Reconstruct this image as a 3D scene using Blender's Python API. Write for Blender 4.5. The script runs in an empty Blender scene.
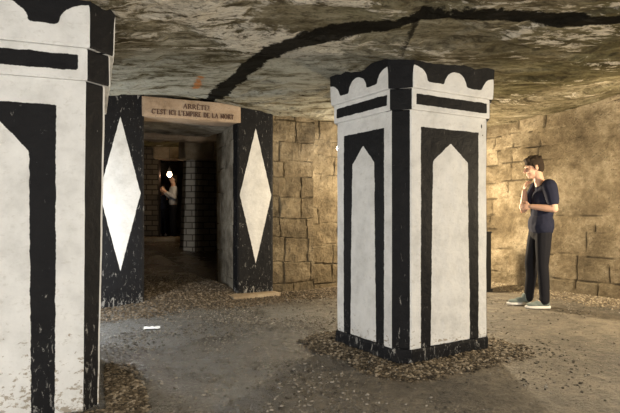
import bpy, bmesh, math, random
import numpy as np
from mathutils import Vector, Matrix

random.seed(7); RNG = np.random.default_rng(7)
S = bpy.context.scene
COL = S.collection
F, H, HOR = 540.0, 1.13, 210.0            # focal length in pixels, lens height, horizon row
UX, UY = 0.85, 0.5268                     # room axis "u" (along the doorway wall), "v" is across it
ANG = math.atan2(UY, UX)
QX, QY = -0.49, 7.10                      # origin of the room frame, on the doorway wall

def W(a, b, z=0.0):                       # room frame -> world
    return (QX + a*UX - b*UY, QY + a*UY + b*UX, z)
def UV(x, y):                             # world -> room frame
    return ((x-QX)*UX + (y-QY)*UY, -(x-QX)*UY + (y-QY)*UX)

# ------------------------------------------------------------------ noise
def _hash(ix, iy, iz, seed):
    h = (ix*374761393 + iy*668265263 + iz*2147483647 + seed*974634777) & 0xffffffff
    h = ((h ^ (h >> 13))*1274126177) & 0xffffffff
    h = ((h ^ (h >> 15))*2246822519) & 0xffffffff
    return ((h ^ (h >> 16)) & 0xffffff)/float(0xffffff)
def vnoise(x, y, z=0.0, seed=0):
    x = np.asarray(x, float); y = np.asarray(y, float); z = np.zeros_like(x)+z
    ix, iy, iz = (np.floor(q).astype(np.int64) for q in (x, y, z))
    fx, fy, fz = x-ix, y-iy, z-iz
    fx, fy, fz = (q*q*(3-2*q) for q in (fx, fy, fz))
    r = 0
    for dx in (0, 1):
        for dy in (0, 1):
            for dz in (0, 1):
                w = (fx if dx else 1-fx)*(fy if dy else 1-fy)*(fz if dz else 1-fz)
                r = r + w*_hash(ix+dx, iy+dy, iz+dz, seed)
    return r
def fbm(x, y, z=0.0, octv=4, seed=0, gain=.5):
    r, a, s = 0, 1.0, 0.0
    for k in range(octv):
        r = r + a*vnoise(np.asarray(x)*2**k, np.asarray(y)*2**k, np.asarray(z)*2**k, seed+k*17)
        s += a; a *= gain
    return r/s
def sstep(a, b, x):
    t = np.clip((np.asarray(x, float)-a)/(b-a), 0, 1); return t*t*(3-2*t)

# ------------------------------------------------------------------ heights of ground and roof
CP_CORNER = (0.648, 3.848)                # un-chamfered near corner of the centre pillar
CP_W, CP_D, CP_CH = 0.985, 0.905, 0.098    # along u, along v, chamfer
CP_ANG = math.atan2(.517, .856)
LP_CORNER = (-1.152, 3.04)                # near right corner of the left pillar (un-chamfered)
LP_W = 1.16; LP_CH = 0.10; LP_ANG = math.atan2(.37, .93)

def box_dist(x, y, corner, ang, w, d):
    dx, dy = np.asarray(x)-corner[0], np.asarray(y)-corner[1]
    a = dx*math.cos(ang)+dy*math.sin(ang); b = -dx*math.sin(ang)+dy*math.cos(ang)
    qa = np.maximum(np.maximum(-a, a-w), 0); qb = np.maximum(np.maximum(-b, b-d), 0)
    return np.hypot(qa, qb)
def ground(x, y):
    x = np.asarray(x, float); y = np.asarray(y, float)
    a, b = UV(x, y)
    z = 0.16*sstep(-.3, .6, b)*sstep(-.2, -.55, a)*sstep(-2.3, -1.6, a)
    z = z + 0.42*sstep(1.2, 6.0, b)
    z = z + .012*(fbm(x*1.3, y*1.3, 0, 3, 5)-.5) + .006*(fbm(x*7, y*7, 0, 3, 9)-.5)
    dc = box_dist(x, y, CP_CORNER, CP_ANG, CP_W, CP_D) + .10*(fbm(x*4, y*4, 0, 3, 2)-.5)
    z = z + .022*sstep(.34, .04, dc)
    z = z + .035*sstep(.5, .05, box_dist(x, y, (LP_CORNER[0]-LP_W*math.cos(LP_ANG), LP_CORNER[1]-LP_W*math.sin(LP_ANG)), LP_ANG, LP_W, LP_W))*sstep(3.0,3.5,y)
    z = z + .04*sstep(-.55, -.1, b)*sstep(.4, 0, b) + .05*sstep(2.75, 3.3, a)
    return z
def roof(x, y):
    x = np.asarray(x, float); y = np.asarray(y, float)
    z = 2.31 - .08*sstep(2.9, 3.7, y) + .19*sstep(4.4, 6.6, y+.25*x) + .11*sstep(4.6, 5.8, y)*sstep(-.7, -1.8, x) + .16*sstep(2.6, 4.2, x)*sstep(3.5, 5, y) + .15*sstep(8.0, 10.5, y)
    z = z + .10*(fbm(x*.7+3, y*.9, 0, 3, 21)-.5)
    return z

# ------------------------------------------------------------------ materials
def new_mat(name, rough=.7, spec=.5):
    m = bpy.data.materials.new(name); m.use_nodes = True
    nt = m.node_tree; b = nt.nodes['Principled BSDF']
    b.inputs['Roughness'].default_value = rough
    b.inputs['Specular IOR Level'].default_value = spec
    return m, nt, b
class NT:
    def __init__(s, nt): s.nt = nt
    def n(s, t, **kw):
        x = s.nt.nodes.new(t)
        for k, v in kw.items(): setattr(x, k, v)
        return x
    def inp(s, node, key, v):
        if v is None: return
        if isinstance(v, bpy.types.NodeSocket): s.nt.links.new(v, node.inputs[key])
        else: node.inputs[key].default_value = v
    def coord(s, kind='Object'): return s.n('ShaderNodeTexCoord').outputs[kind]
    def attr(s, name, out='Fac'): return s.n('ShaderNodeAttribute', attribute_name=name).outputs[out]
    def mapping(s, v, sc=(1,1,1), rot=(0,0,0)):
        m = s.n('ShaderNodeMapping'); s.inp(m, 'Vector', v); m.inputs['Scale'].default_value = sc
        m.inputs['Rotation'].default_value = rot; return m.outputs[0]
    def noise(s, v, scale, detail=5, rough=.6, dist=0):
        x = s.n('ShaderNodeTexNoise'); s.inp(x, 'Vector', v); s.inp(x, 'Scale', scale); s.inp(x, 'Detail', detail)
        s.inp(x, 'Roughness', rough); s.inp(x, 'Distortion', dist); return x.outputs['Fac']
    def voro(s, v, scale, feature='F1', out='Distance'):
        x = s.n('ShaderNodeTexVoronoi', feature=feature); s.inp(x, 'Vector', v); s.inp(x, 'Scale', scale); return x.outputs[out]
    def math(s, op, a, b=None, c=None, clamp=False):
        x = s.n('ShaderNodeMath', operation=op, use_clamp=clamp)
        s.inp(x, 0, a)
        if b is not None: s.inp(x, 1, b)
        if c is not None: s.inp(x, 2, c)
        return x.outputs[0]
    def rng(s, v, a, b, c=0., d=1.):
        x = s.n('ShaderNodeMapRange', interpolation_type='SMOOTHSTEP'); s.inp(x, 0, v)
        for i, q in enumerate((a, b, c, d)): s.inp(x, i+1, q)
        return x.outputs[0]
    def ramp(s, f, stops):
        x = s.n('ShaderNodeValToRGB'); s.inp(x, 0, f); e = x.color_ramp.elements
        while len(e) < len(stops): e.new(.5)
        for k, (p, c) in enumerate(stops): e[k].position = p; e[k].color = (*c, 1)
        return x.outputs[0]
    def mix(s, f, a, b, mode='MIX'):
        x = s.n('ShaderNodeMix', data_type='RGBA', blend_type=mode); s.inp(x, 0, f)
        for k, v in ((6, a), (7, b)):
            if isinstance(v, tuple): v = (*v, 1)
            s.inp(x, k, v)
        return x.outputs[2]
    def bump(s, h, strength, dist, normal=None):
        x = s.n('ShaderNodeBump'); s.inp(x, 'Height', h); s.inp(x, 'Strength', strength); s.inp(x, 'Distance', dist)
        if normal is not None: s.inp(x, 'Normal', normal)
        return x.outputs[0]
    def sepz(s, v):
        x = s.n('ShaderNodeSeparateXYZ'); s.inp(x, 0, v); return x.outputs[2]

def plain(name, col, rough=.7, spec=.4, var=.15, scale=12, bump=.2, metal=0):
    m, nt, b = new_mat(name, rough, spec); t = NT(nt); v = t.coord()
    f = t.noise(v, scale, 5)
    c = t.mix(f, tuple(q*(1-var) for q in col), tuple(min(1, q*(1+var)) for q in col))
    t.inp(b, 'Base Color', c); b.inputs['Metallic'].default_value = metal
    t.inp(b, 'Normal', t.bump(t.noise(v, scale*4, 4), bump, .01)); return m

def paint_mat(name, peel=.35, peel_h=.55, seedoff=0.):
    """hand-painted black and white lime paint over stone; attribute 'ink' is signed distance to the black areas"""
    m, nt, b = new_mat(name, .6, .10); t = NT(nt); v = t.coord()
    wob = t.math('MULTIPLY', t.math('SUBTRACT', t.noise(v, 14, 3), .5), .016)
    wob2 = t.math('MULTIPLY', t.math('SUBTRACT', t.noise(v, 90, 3), .5), .006)
    ink = t.math('ADD', t.attr('ink'), t.math('ADD', wob, wob2))
    mask = t.rng(ink, -.0016, .0016)
    z = t.sepz(v)
    low = t.rng(z, peel_h, .0)                       # wear grows towards the foot
    n1 = t.noise(t.mapping(v, (1, 1, 1.6)), 22, 8, .7, .4)
    n2 = t.noise(v, 5, 6, .65)
    white = t.ramp(n2, [(.3, (.52, .515, .495)), (.5, (.64, .635, .615)), (.7, (.71, .705, .685))])
    white = t.mix(t.math('MULTIPLY', t.rng(n1, .54, .68), .35), white, (.40, .38, .34))
    thr = t.math('SUBTRACT', .80, t.math('MULTIPLY', low, peel))
    pe = t.rng(t.math('SUBTRACT', n1, thr), -.01, .03)
    white = t.mix(t.math('MULTIPLY', pe, .85), white, t.mix(n2, (.20, .165, .12), (.38, .33, .26)))
    n3 = t.noise(t.mapping(v, (1, 1, .35)), 38, 8, .72, .8)
    black = t.mix(t.noise(v, 9, 5), (.006, .006, .007), (.014, .014, .015))
    thb = t.math('SUBTRACT', .66-seedoff, t.math('MULTIPLY', low, .10))
    sc = t.rng(t.math('SUBTRACT', n3, thb), -.01, .05)
    black = t.mix(t.math('MULTIPLY', sc, .75), black, (.30, .29, .27))
    t.inp(b, 'Base Color', t.mix(mask, white, black))
    t.inp(b, 'Roughness', t.mix(mask, (.75, .75, .75), (.62, .62, .62)))
    hgt = t.math('ADD', t.noise(v, 11, 6, .6), t.math('MULTIPLY', n1, .35))
    t.inp(b, 'Normal', t.bump(hgt, .55, .02))
    return m

def stone_mat(name, dark, mid, light, scale=1., bump=.8, rough=.85, wet=0):
    m, nt, b = new_mat(name, rough, .3); t = NT(nt); v = t.coord()
    n = t.noise(v, 3.2*scale, 8, .68, .3); n2 = t.noise(v, 17*scale, 8, .7); n3 = t.noise(v, 60*scale, 4, .7)
    tone = t.attr('tone')
    n0 = t.noise(t.mapping(v, (1, 1, 1.7)), 1.1*scale, 5, .6)
    f = t.math('ADD', t.math('ADD', t.math('MULTIPLY', n0, .45), t.math('MULTIPLY', n, .3)), t.math('MULTIPLY', n2, .25))
    c = t.ramp(f, [(.385, dark), (.485, mid), (.60, light)])
    c = t.mix(.75, c, t.mix(tone, (.42, .40, .36), (1., .98, .95)), 'MULTIPLY')
    c = t.mix(t.math('MULTIPLY', t.rng(t.math('ADD', t.math('MULTIPLY', n3, .5), t.math('MULTIPLY', n2, .5)), .53, .62), .65), c, tuple(q*.35 for q in dark))
    c = t.mix(t.rng(t.attr('joint'), .2, .9), c, tuple(q*.55 for q in dark))
    t.inp(b, 'Base Color', c)
    t.inp(b, 'Normal', t.bump(t.math('ADD', t.math('MULTIPLY', n2, 1.), t.math('MULTIPLY', n3, .5)), bump, .05))
    return m

def brick_mat(name, c1, c2, mortar):
    m, nt, b = new_mat(name, .9, .2); t = NT(nt)
    v = t.n('ShaderNodeUVMap').outputs[0]
    x = t.n('ShaderNodeTexBrick'); t.inp(x, 'Vector', v); t.inp(x, 'Scale', 1.)
    for k, q in (('Color1', c1), ('Color2', c2), ('Mortar', mortar)): x.inputs[k].default_value = (*q, 1)
    x.inputs['Brick Width'].default_value = .27; x.inputs['Row Height'].default_value = .125; x.inputs['Mortar Size'].default_value = .012
    n = t.noise(t.coord(), 9, 6)
    t.inp(b, 'Base Color', t.mix(.6, x.outputs[0], t.mix(n, (.3, .3, .3), (1, 1, 1)), 'MULTIPLY'))
    t.inp(b, 'Normal', t.bump(t.math('SUBTRACT', n, x.outputs[1]), .8, .02)); return m

def ceiling_mat():
    m, nt, b = new_mat('rock_ceiling', .95, .0); t = NT(nt); v = t.coord()
    st = t.mapping(v, (1.0, 2.6, 1), (0, 0, -.35))
    n = t.noise(st, 1.3, 8, .68, .4); n2 = t.noise(st, 6, 8, .72, .5); n3 = t.noise(v, 32, 6, .7)
    f = t.math('ADD', t.math('MULTIPLY', n, .55), t.math('MULTIPLY', n2, .45))
    c = t.ramp(f, [(.38, (.085, .07, .04)), (.46, (.17, .142, .088)), (.54, (.28, .24, .16)), (.62, (.44, .39, .29))])
    fl = t.math('ADD', t.attr('flake'), t.math('MULTIPLY', t.math('SUBTRACT', n2, .5), .9))
    big = t.noise(v, .55, 4, .55, .2)
    c = t.mix(t.rng(big, .60, .42), c, t.mix(.9, c, (.50, .52, .42), 'MULTIPLY'))
    c = t.mix(t.math('MULTIPLY', t.rng(fl, .57, .60), .95), c, t.mix(n3, (.42, .36, .26), (.86, .79, .66)))
    c = t.mix(t.math('MULTIPLY', t.rng(n2, .455, .38), .75), c, (.06, .048, .03))
    n5 = t.noise(t.mapping(v, (1, 2.2, 1), (0, 0, -.35)), 16, 7, .75, .8)
    c = t.mix(t.math('MULTIPLY', t.rng(n5, .50, .40), .55), c, (.055, .045, .03))
    c = t.mix(t.math('MULTIPLY', t.attr('lime'), t.rng(f, .40, .56)), c, (.40, .39, .32))
    c = t.mix(t.math('MULTIPLY', t.rng(n3, .54, .66), .55), c, (.05, .04, .028))
    w = t.math('ADD', t.math('MULTIPLY', t.math('SUBTRACT', t.noise(v, 7, 8, .75, .6), .5), .20),
               t.math('MULTIPLY', t.math('SUBTRACT', n3, .5), .08))
    soot = t.rng(t.math('ADD', t.attr('soot'), t.math('MULTIPLY', w, .75)), .010, -.006)
    c = t.mix(t.math('MULTIPLY', soot, .97), c, t.mix(n3, (.004, .0035, .003), (.02, .018, .014)))
    ck = t.rng(t.math('ADD', t.attr('crack'), t.math('MULTIPLY', w, .35)), .008, -.006)
    c = t.mix(t.math('MULTIPLY', ck, .85), c, (.012, .01, .008))
    ru = t.rng(t.math('ADD', t.attr('rust'), t.math('MULTIPLY', w, .9)), .006, -.03)
    c = t.mix(t.math('MULTIPLY', ru, .85), c, (.46, .17, .045))
    t.inp(b, 'Base Color', c)
    t.inp(b, 'Roughness', t.rng(n2, .3, .7, .85, 1.))
    hb = t.math('ADD', t.math('MULTIPLY', n2, 1.2), t.math('ADD', t.math('MULTIPLY', n3, .5), t.math('MULTIPLY', t.rng(fl, .585, .61), .7)))
    t.inp(b, 'Normal', t.bump(t.math('ADD', hb, n5), .9, .04)); return m

def floor_mat():
    m, nt, b = new_mat('damp_mud_floor', .5, .5); t = NT(nt); v = t.coord()
    n = t.noise(v, .9, 6, .6, .3); n2 = t.noise(v, 7, 8, .7); n3 = t.noise(v, 42, 6, .7)
    peb = t.voro(v, 46)
    c = t.ramp(t.math('ADD', t.math('MULTIPLY', n, .5), t.math('MULTIPLY', n2, .5)),
               [(.40, (.05, .042, .031)), (.49, (.105, .089, .066)), (.58, (.19, .163, .122))])
    c = t.mix(t.attr('dirt'), c, t.mix(n2, (.075, .055, .034), (.20, .15, .095)))
    c = t.mix(t.math('MULTIPLY', t.attr('grey'), .7), c, t.mix(n2, (.085, .088, .088), (.27, .275, .27)))  # greyer mud on the left, its pale end painting in the floor's sheen
    c = t.mix(t.math('MULTIPLY', t.rng(t.noise(v, 19, 7, .7, .4), .52, .66), .6), c, (.045, .038, .029))
    c = t.mix(t.math('MULTIPLY', t.rng(n3, .57, .7), .6), c, (.04, .034, .026))
    c = t.mix(t.math('MULTIPLY', t.rng(n3, .42, .33), .35), c, (.33, .29, .23))
    t.inp(b, 'Base Color', c)
    wet = t.math('MULTIPLY', t.attr('wet'), t.rng(t.math('ADD', n, t.math('MULTIPLY', n2, .4)), .45, .75))
    r = t.math('SUBTRACT', .62, t.math('MULTIPLY', wet, .42))
    t.inp(b, 'Roughness', t.math('ADD', r, t.math('MULTIPLY', t.math('SUBTRACT', n3, .5), .25)))
    n4 = t.noise(v, 17, 6, .65, .5)
    hb = t.math('ADD', t.math('ADD', t.math('MULTIPLY', n2, .8), t.math('MULTIPLY', n4, 1.3)), t.math('ADD', t.math('MULTIPLY', n3, .6), t.math('MULTIPLY', peb, -.25)))
    t.inp(b, 'Normal', t.bump(hb, .9, .035)); return m

def gravel_mat(name, cols):
    m, nt, b = new_mat(name, .75, .35); t = NT(nt)
    tone = t.attr('tone')
    c = t.ramp(tone, [(i/(len(cols)-1), q) for i, q in enumerate(cols)])
    t.inp(b, 'Base Color', t.mix(.5, c, t.mix(t.noise(t.coord(), 60, 3), (.55, .55, .55), (1, 1, 1)), 'MULTIPLY')); return m

M = {}
M['paint'] = paint_mat('black_and_white_paint', .31, .5)
M['paint_worn'] = paint_mat('worn_black_and_white_paint', .28, .95)
M['paint_scuffed'] = paint_mat('scuffed_black_and_white_paint', .2, .3, .055)
M['wall'] = stone_mat('limestone_blocks', (.065, .05, .028), (.165, .128, .078), (.34, .285, .195))
M['wall_r'] = stone_mat('pale_rubble_plaster', (.075, .055, .03), (.20, .158, .098), (.46, .39, .275), .9, 1.)
M['jamb'] = stone_mat('grey_dressed_stone', (.12, .10, .075), (.38, .34, .27), (.66, .61, .51), 2.)
M['lintel'] = stone_mat('brown_lintel_stone', (.25, .18, .12), (.42, .315, .225), (.54, .43, .33), 1.5, .4)
M['sill'] = stone_mat('tan_sill_stone', (.22, .16, .10), (.36, .28, .185), (.50, .41, .29), 1.5, .5)
M['brick'] = brick_mat('coursed_small_stones', (.20, .165, .12), (.12, .098, .072), (.045, .037, .028))
M['litbrick'] = brick_mat('lit_coursed_stones', (.85, .80, .70), (.66, .61, .53), (.25, .22, .18))  # lightened stone colour stands in for light falling on the corner
M['ceil'] = ceiling_mat(); M['floor'] = floor_mat()
M['gravel'] = gravel_mat('brown_gravel', [(.025, .019, .012), (.07, .052, .031), (.15, .115, .072), (.36, .30, .22)])
M['pebble'] = gravel_mat('dark_loose_pebbles', [(.05, .042, .032), (.11, .095, .072), (.2, .175, .14), (.36, .33, .28)])
M['pale_gravel'] = gravel_mat('pale_brown_gravel', [(.12, .09, .06), (.24, .19, .125), (.34, .28, .19), (.5, .43, .31)])
M['dark_gravel'] = gravel_mat('dark_brown_gravel', [(.03, .023, .015), (.075, .055, .033), (.14, .105, .068), (.27, .22, .16)])
M['ink'] = plain('faded_red_brown_lettering', (.085, .045, .034), .8, .2, .3, 40)
M['black_metal'] = plain('matte_black_metal', (.012, .012, .013), .55, .4)
M['paper'] = plain('white_paper', (.85, .85, .84), .8, .2, .05)

# ------------------------------------------------------------------ mesh helpers
def link(name, verts, faces, mat, parent=None, smooth=False, attrs=None, uvs=None):
    me = bpy.data.meshes.new(name)
    me.from_pydata([tuple(v) for v in verts], [], [tuple(int(i) for i in f) for f in faces]); me.update()
    for m in (mat if isinstance(mat, (list, tuple)) else [mat]): me.materials.append(m)
    if smooth: me.polygons.foreach_set('use_smooth', [True]*len(me.polygons))
    for k, a in (attrs or {}).items():
        at = me.attributes.new(k, 'FLOAT', 'POINT'); at.data.foreach_set('value', np.asarray(a, dtype=np.float32))
    if uvs is not None:
        uvs = np.asarray(uvs, dtype=np.float32); l = me.uv_layers.new(name='UVMap')
        idx = np.empty(len(me.loops), dtype=np.int32); me.loops.foreach_get('vertex_index', idx)
        l.data.foreach_set('uv', uvs[idx].ravel())
    o = bpy.data.objects.new(name, me); COL.objects.link(o)
    if parent: o.parent = parent
    return o
def tag(o, label=None, cat=None, group=None, kind=None):
    if label: o['label'] = label
    if cat: o['category'] = cat
    if group: o['group'] = group
    if kind: o['kind'] = kind
    return o
def empty(name, loc, rz, label, cat, group=None, kind='thing'):
    o = bpy.data.objects.new(name, None); COL.objects.link(o); o.location = loc; o.rotation_euler = (0, 0, rz)
    o.empty_display_size = .1
    return tag(o, label, cat, group, kind)
def grid_faces(n, m, off=0, flip=False):
    i, j = np.meshgrid(np.arange(n-1), np.arange(m-1), indexing='ij')
    a = (i*m+j).ravel()+off; q = np.stack([a, a+m, a+m+1, a+1], 1)
    return (q[:, ::-1] if flip else q).tolist()

def chamfer_poly(w, d, ch, cor=(1, 1, 1, 1)):
    """rectangle 0..w, 0..d counter-clockwise from the near edge, corners cut; returns points and edge names"""
    p = [(ch, 0), (w-ch, 0), (w, ch), (w, d-ch), (w-ch, d), (ch, d), (0, d-ch), (0, ch)]
    e = ['front', 'c1', 'right', 'c2', 'back', 'c3', 'left', 'c0']
    return p, e
def offset_poly(w, d, ch, o):
    p, e = chamfer_poly(w+2*o, d+2*o, ch+o*.59)
    return [(x-o, y-o) for x, y in p], e
def tier(name, w, d, ch, off, z0, z1, ink, mat, parent, step=.014, off_top=None, bumpy=.003, seed=0, cap=True, uv=False, amp_top=0, label=None):
    """one course of a chamfered pillar: a band of fine mesh round the plan, ink(edge, s, length, z) -> signed distance"""
    p, e = offset_poly(w, d, ch, off); q, _ = offset_poly(w, d, ch, off if off_top is None else off_top)
    ring, info = [], []
    for k in range(8):
        a, b = Vector(p[k]), Vector(p[(k+1) % 8]); a2, b2 = Vector(q[k]), Vector(q[(k+1) % 8])
        L = (b-a).length; n = max(2, int(L/step))
        for i in range(n):
            t = i/n; ring.append((a.lerp(b, t), a2.lerp(b2, t))); info.append((e[k], t*L, L))
    nz = max(2, int((z1-z0)/step)+1); zs = np.linspace(z0, z1, nz); nr = len(ring)
    cx, cy = w/2, d/2
    V, I, UVs = [], [], []
    per = np.cumsum([0]+[(ring[(i+1) % nr][0]-ring[i][0]).length for i in range(nr)])
    P = np.array([[*r[0], *r[1]] for r in ring])
    for j, z in enumerate(zs):
        t = (z-z0)/(z1-z0)
        x = P[:, 0]*(1-t)+P[:, 2]*t; y = P[:, 1]*(1-t)+P[:, 3]*t
        nrm = np.stack([x-cx, y-cy], 1); nrm /= np.linalg.norm(nrm, axis=1)[:, None]
        h = bumpy*2*(fbm(x*9+seed, y*9, z*9, 3, 31+seed)-.5)+bumpy*2*(fbm(x*2.2+seed, y*2.2, z*2.2, 2, 77+seed)-.5)
        if j in (0, nz-1): h = h - .004
        zz = z + (amp_top*(fbm(x*6, y*6, 3, 3, 55)-.5) if j == nz-1 else 0)
        for i in range(nr):
            V.append((x[i]+nrm[i, 0]*h[i], y[i]+nrm[i, 1]*h[i], zz if np.isscalar(zz) else zz[i]))
            I.append(ink(info[i][0], info[i][1], info[i][2], z)); UVs.append((per[i], z))
    Fc = []
    for j in range(nz-1):
        for i in range(nr):
            i2 = (i+1) % nr; Fc.append((j*nr+i, j*nr+i2, (j+1)*nr+i2, (j+1)*nr+i))
    if cap:
        Fc.append(tuple(range(nr))[::-1]); Fc.append(tuple((nz-1)*nr+i for i in range(nr)))
    o = link(name, V, Fc, mat, parent, False, {'ink': I, 'tone': np.full(len(V), .8), 'joint': np.zeros(len(V))}, UVs if uv else None)
    if label: o['label'] = label
    return o

def poly_sd(pts, x, y):
    """signed distance to a polygon, negative inside"""
    d = 1e9; ins = False; n = len(pts)
    for i in range(n):
        ax, ay = pts[i]; bx, by = pts[(i+1) % n]
        ex, ey = bx-ax, by-ay; wx, wy = x-ax, y-ay
        t = min(1, max(0, (wx*ex+wy*ey)/(ex*ex+ey*ey)))
        d = min(d, math.hypot(wx-t*ex, wy-t*ey))
        if (ay > y) != (by > y) and x < (bx-ax)*(y-ay)/(by-ay)+ax: ins = not ins
    return -d if ins else d

# ------------------------------------------------------------------ painted pillars
def painted_pillar(loc, ang, w, d, ch, P, mat, label, group=None):
    root = empty('painted_pillar', (loc[0], loc[1], 0), ang, label, 'pillar', group)
    def shaft_ink(e, s, L, z):
        if e[0] == 'c': return .02
        m = L/2
        if e in ('left',): s = L-s                        # mirrored so that the near corner is s = 0
        o1 = P['out']; i1, i2, sh, tp = P['in'], P['in_top'], P['sh'], P['tip']
        outer = [(o1, -1), (L-o1, -1), (L-o1, P['top']), (o1, P['top'])]
        inner = [(i1, P['base']), (L-i1, P['base']), (L-i2, sh), (m, tp), (i2, sh)]
        r = min(-poly_sd(outer, s, z), poly_sd(inner, s, z))
        if P.get('hole') and e == 'front':
            r = max(r, .012-math.hypot((s-(L-.058))*1.3, (z-1.79)*.5), .007-math.hypot(s-(L-.045), z-1.72))
        return r
    def plinth_ink(e, s, L, z): return .02
    def lower_ink(e, s, L, z):
        if e[0] == 'c': return .02
        b0, b1 = P['band']; ix = P['band_in']
        return min(s-ix, L-ix-s, z-b0, b1-z)
    def crown_ink(e, s, L, z):
        if e[0] == 'c': return .02
        tr, tpz, m = P['trough'], P['lobe'], L/2
        hh = tpz-tr; hw = P['hl']; mw = P['ml']
        def el(cx, rx): return (math.hypot((s-cx)/rx, (z-tr)/hh)-1)*min(rx, hh)
        fil = .03
        dd = z-tr
        for cx, rx in ((0, hw), (L, hw), (m, mw)): 
            e2 = el(cx, rx); k = .02; hmix = max(k-abs(dd-e2), 0)/k
            dd = min(dd, e2)-hmix*hmix*k*.25
        return dd
    tier('plinth', w, d, ch, .012+P.get('lean', 0), -.09, P['base']-.005, plinth_ink, mat, root, .016, bumpy=.008, seed=3, label='black painted foot band')
    tier('shaft', w, d, ch, P.get('lean', 0), P['base']-.006, P['c0'], shaft_ink, mat, root, .012, seed=5, off_top=0)
    tier('lower_cornice', w, d, ch, .026, P['c0'], P['c1'], lower_ink, mat, root, .010, seed=8, bumpy=.002)
    tier('crown', w, d, ch, .05, P['c1'], P['c2'], crown_ink, mat, root, .010, seed=12, bumpy=.003, off_top=.062)
    return root
painted_pillar(CP_CORNER, CP_ANG, CP_W, CP_D, CP_CH,
    dict(out=.092, **{'in': .188}, in_top=.212, sh=1.495, tip=1.635, top=1.74, base=.125, c0=1.855, c1=2.005, c2=2.34,
         band=(1.892, 1.972), band_in=.035, trough=2.06, lobe=2.162, hl=.13, ml=.115, hole=True), M['paint'],
    'white square pillar with black arch outlines standing free in the middle of the floor', )
lpx, lpy = LP_CORNER[0]-LP_W*math.cos(LP_ANG), LP_CORNER[1]-LP_W*math.sin(LP_ANG)
painted_pillar((lpx, lpy), LP_ANG, LP_W, LP_W, LP_CH,
    dict(out=.146, **{'in': .262}, in_top=.275, sh=1.45, tip=1.66, top=1.706, base=-.02, lean=-.035, c0=1.845, c1=2.02, c2=2.44,
         band=(1.895, 1.982), band_in=.05, trough=2.13, lobe=2.25, hl=.155, ml=.20), M['paint_worn'],
    'black and white painted pillar cut off by the left edge of the photo')

# ------------------------------------------------------------------ doorway piers with diamonds
def painted_pier(a0, w, dep, z1, cen, label):
    root_loc = W(a0, -dep)
    nx, nz = int(w/.012), int((z1+.05)/.012)
    s = np.linspace(0, w, nx+1); z = np.linspace(-.05, z1, nz+1)
    S_, Z = np.meshgrid(s, z, indexing='ij')
    dia = [(cen-.224, 1.32), (cen, .445), (cen+.224, 1.32), (cen, 2.185)]
    ink = np.array([poly_sd(dia, a, b) for a, b in zip(S_.ravel(), Z.ravel())])
    y = .010*(fbm(S_*4, Z*4, a0, 3, 61)-.5)
    edge = np.minimum(np.minimum(S_, w-S_), .02)
    y = y + (.02-edge)*.35
    V = np.stack([S_.ravel(), y.ravel(), Z.ravel()], 1).tolist(); n = len(V)
    f = grid_faces(nx+1, nz+1)
    D = dep+.12
    idx = np.arange(n).reshape(nx+1, nz+1)
    loop = list(idx[:, 0]) + list(idx[-1, 1:]) + list(idx[-2::-1, -1]) + list(idx[0, -2:0:-1])
    back = []
    for k in loop: V.append((V[k][0], D, V[k][2])); back.append(len(V)-1)
    m = len(loop)
    for k in range(m): k2 = (k+1) % m; f.append((loop[k2], loop[k], back[k], back[k2]))
    f.append(tuple(back))
    ink = np.concatenate([ink, np.full(m, .03)])
    o = link('painted_pier', V, f, M['paint_scuffed'], attrs={'ink': ink})
    o.location = root_loc; o.rotation_euler = (0, 0, ANG)
    return tag(o, label, 'pier', kind='thing')
painted_pier(-2.24, .565, .02, 2.52, .30, 'black pier with tall white diamond left of the dark doorway')
painted_pier(-.513, .508, .02, 2.52, .257, 'black pier with tall white diamond between doorway and bare stone wall')

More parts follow.
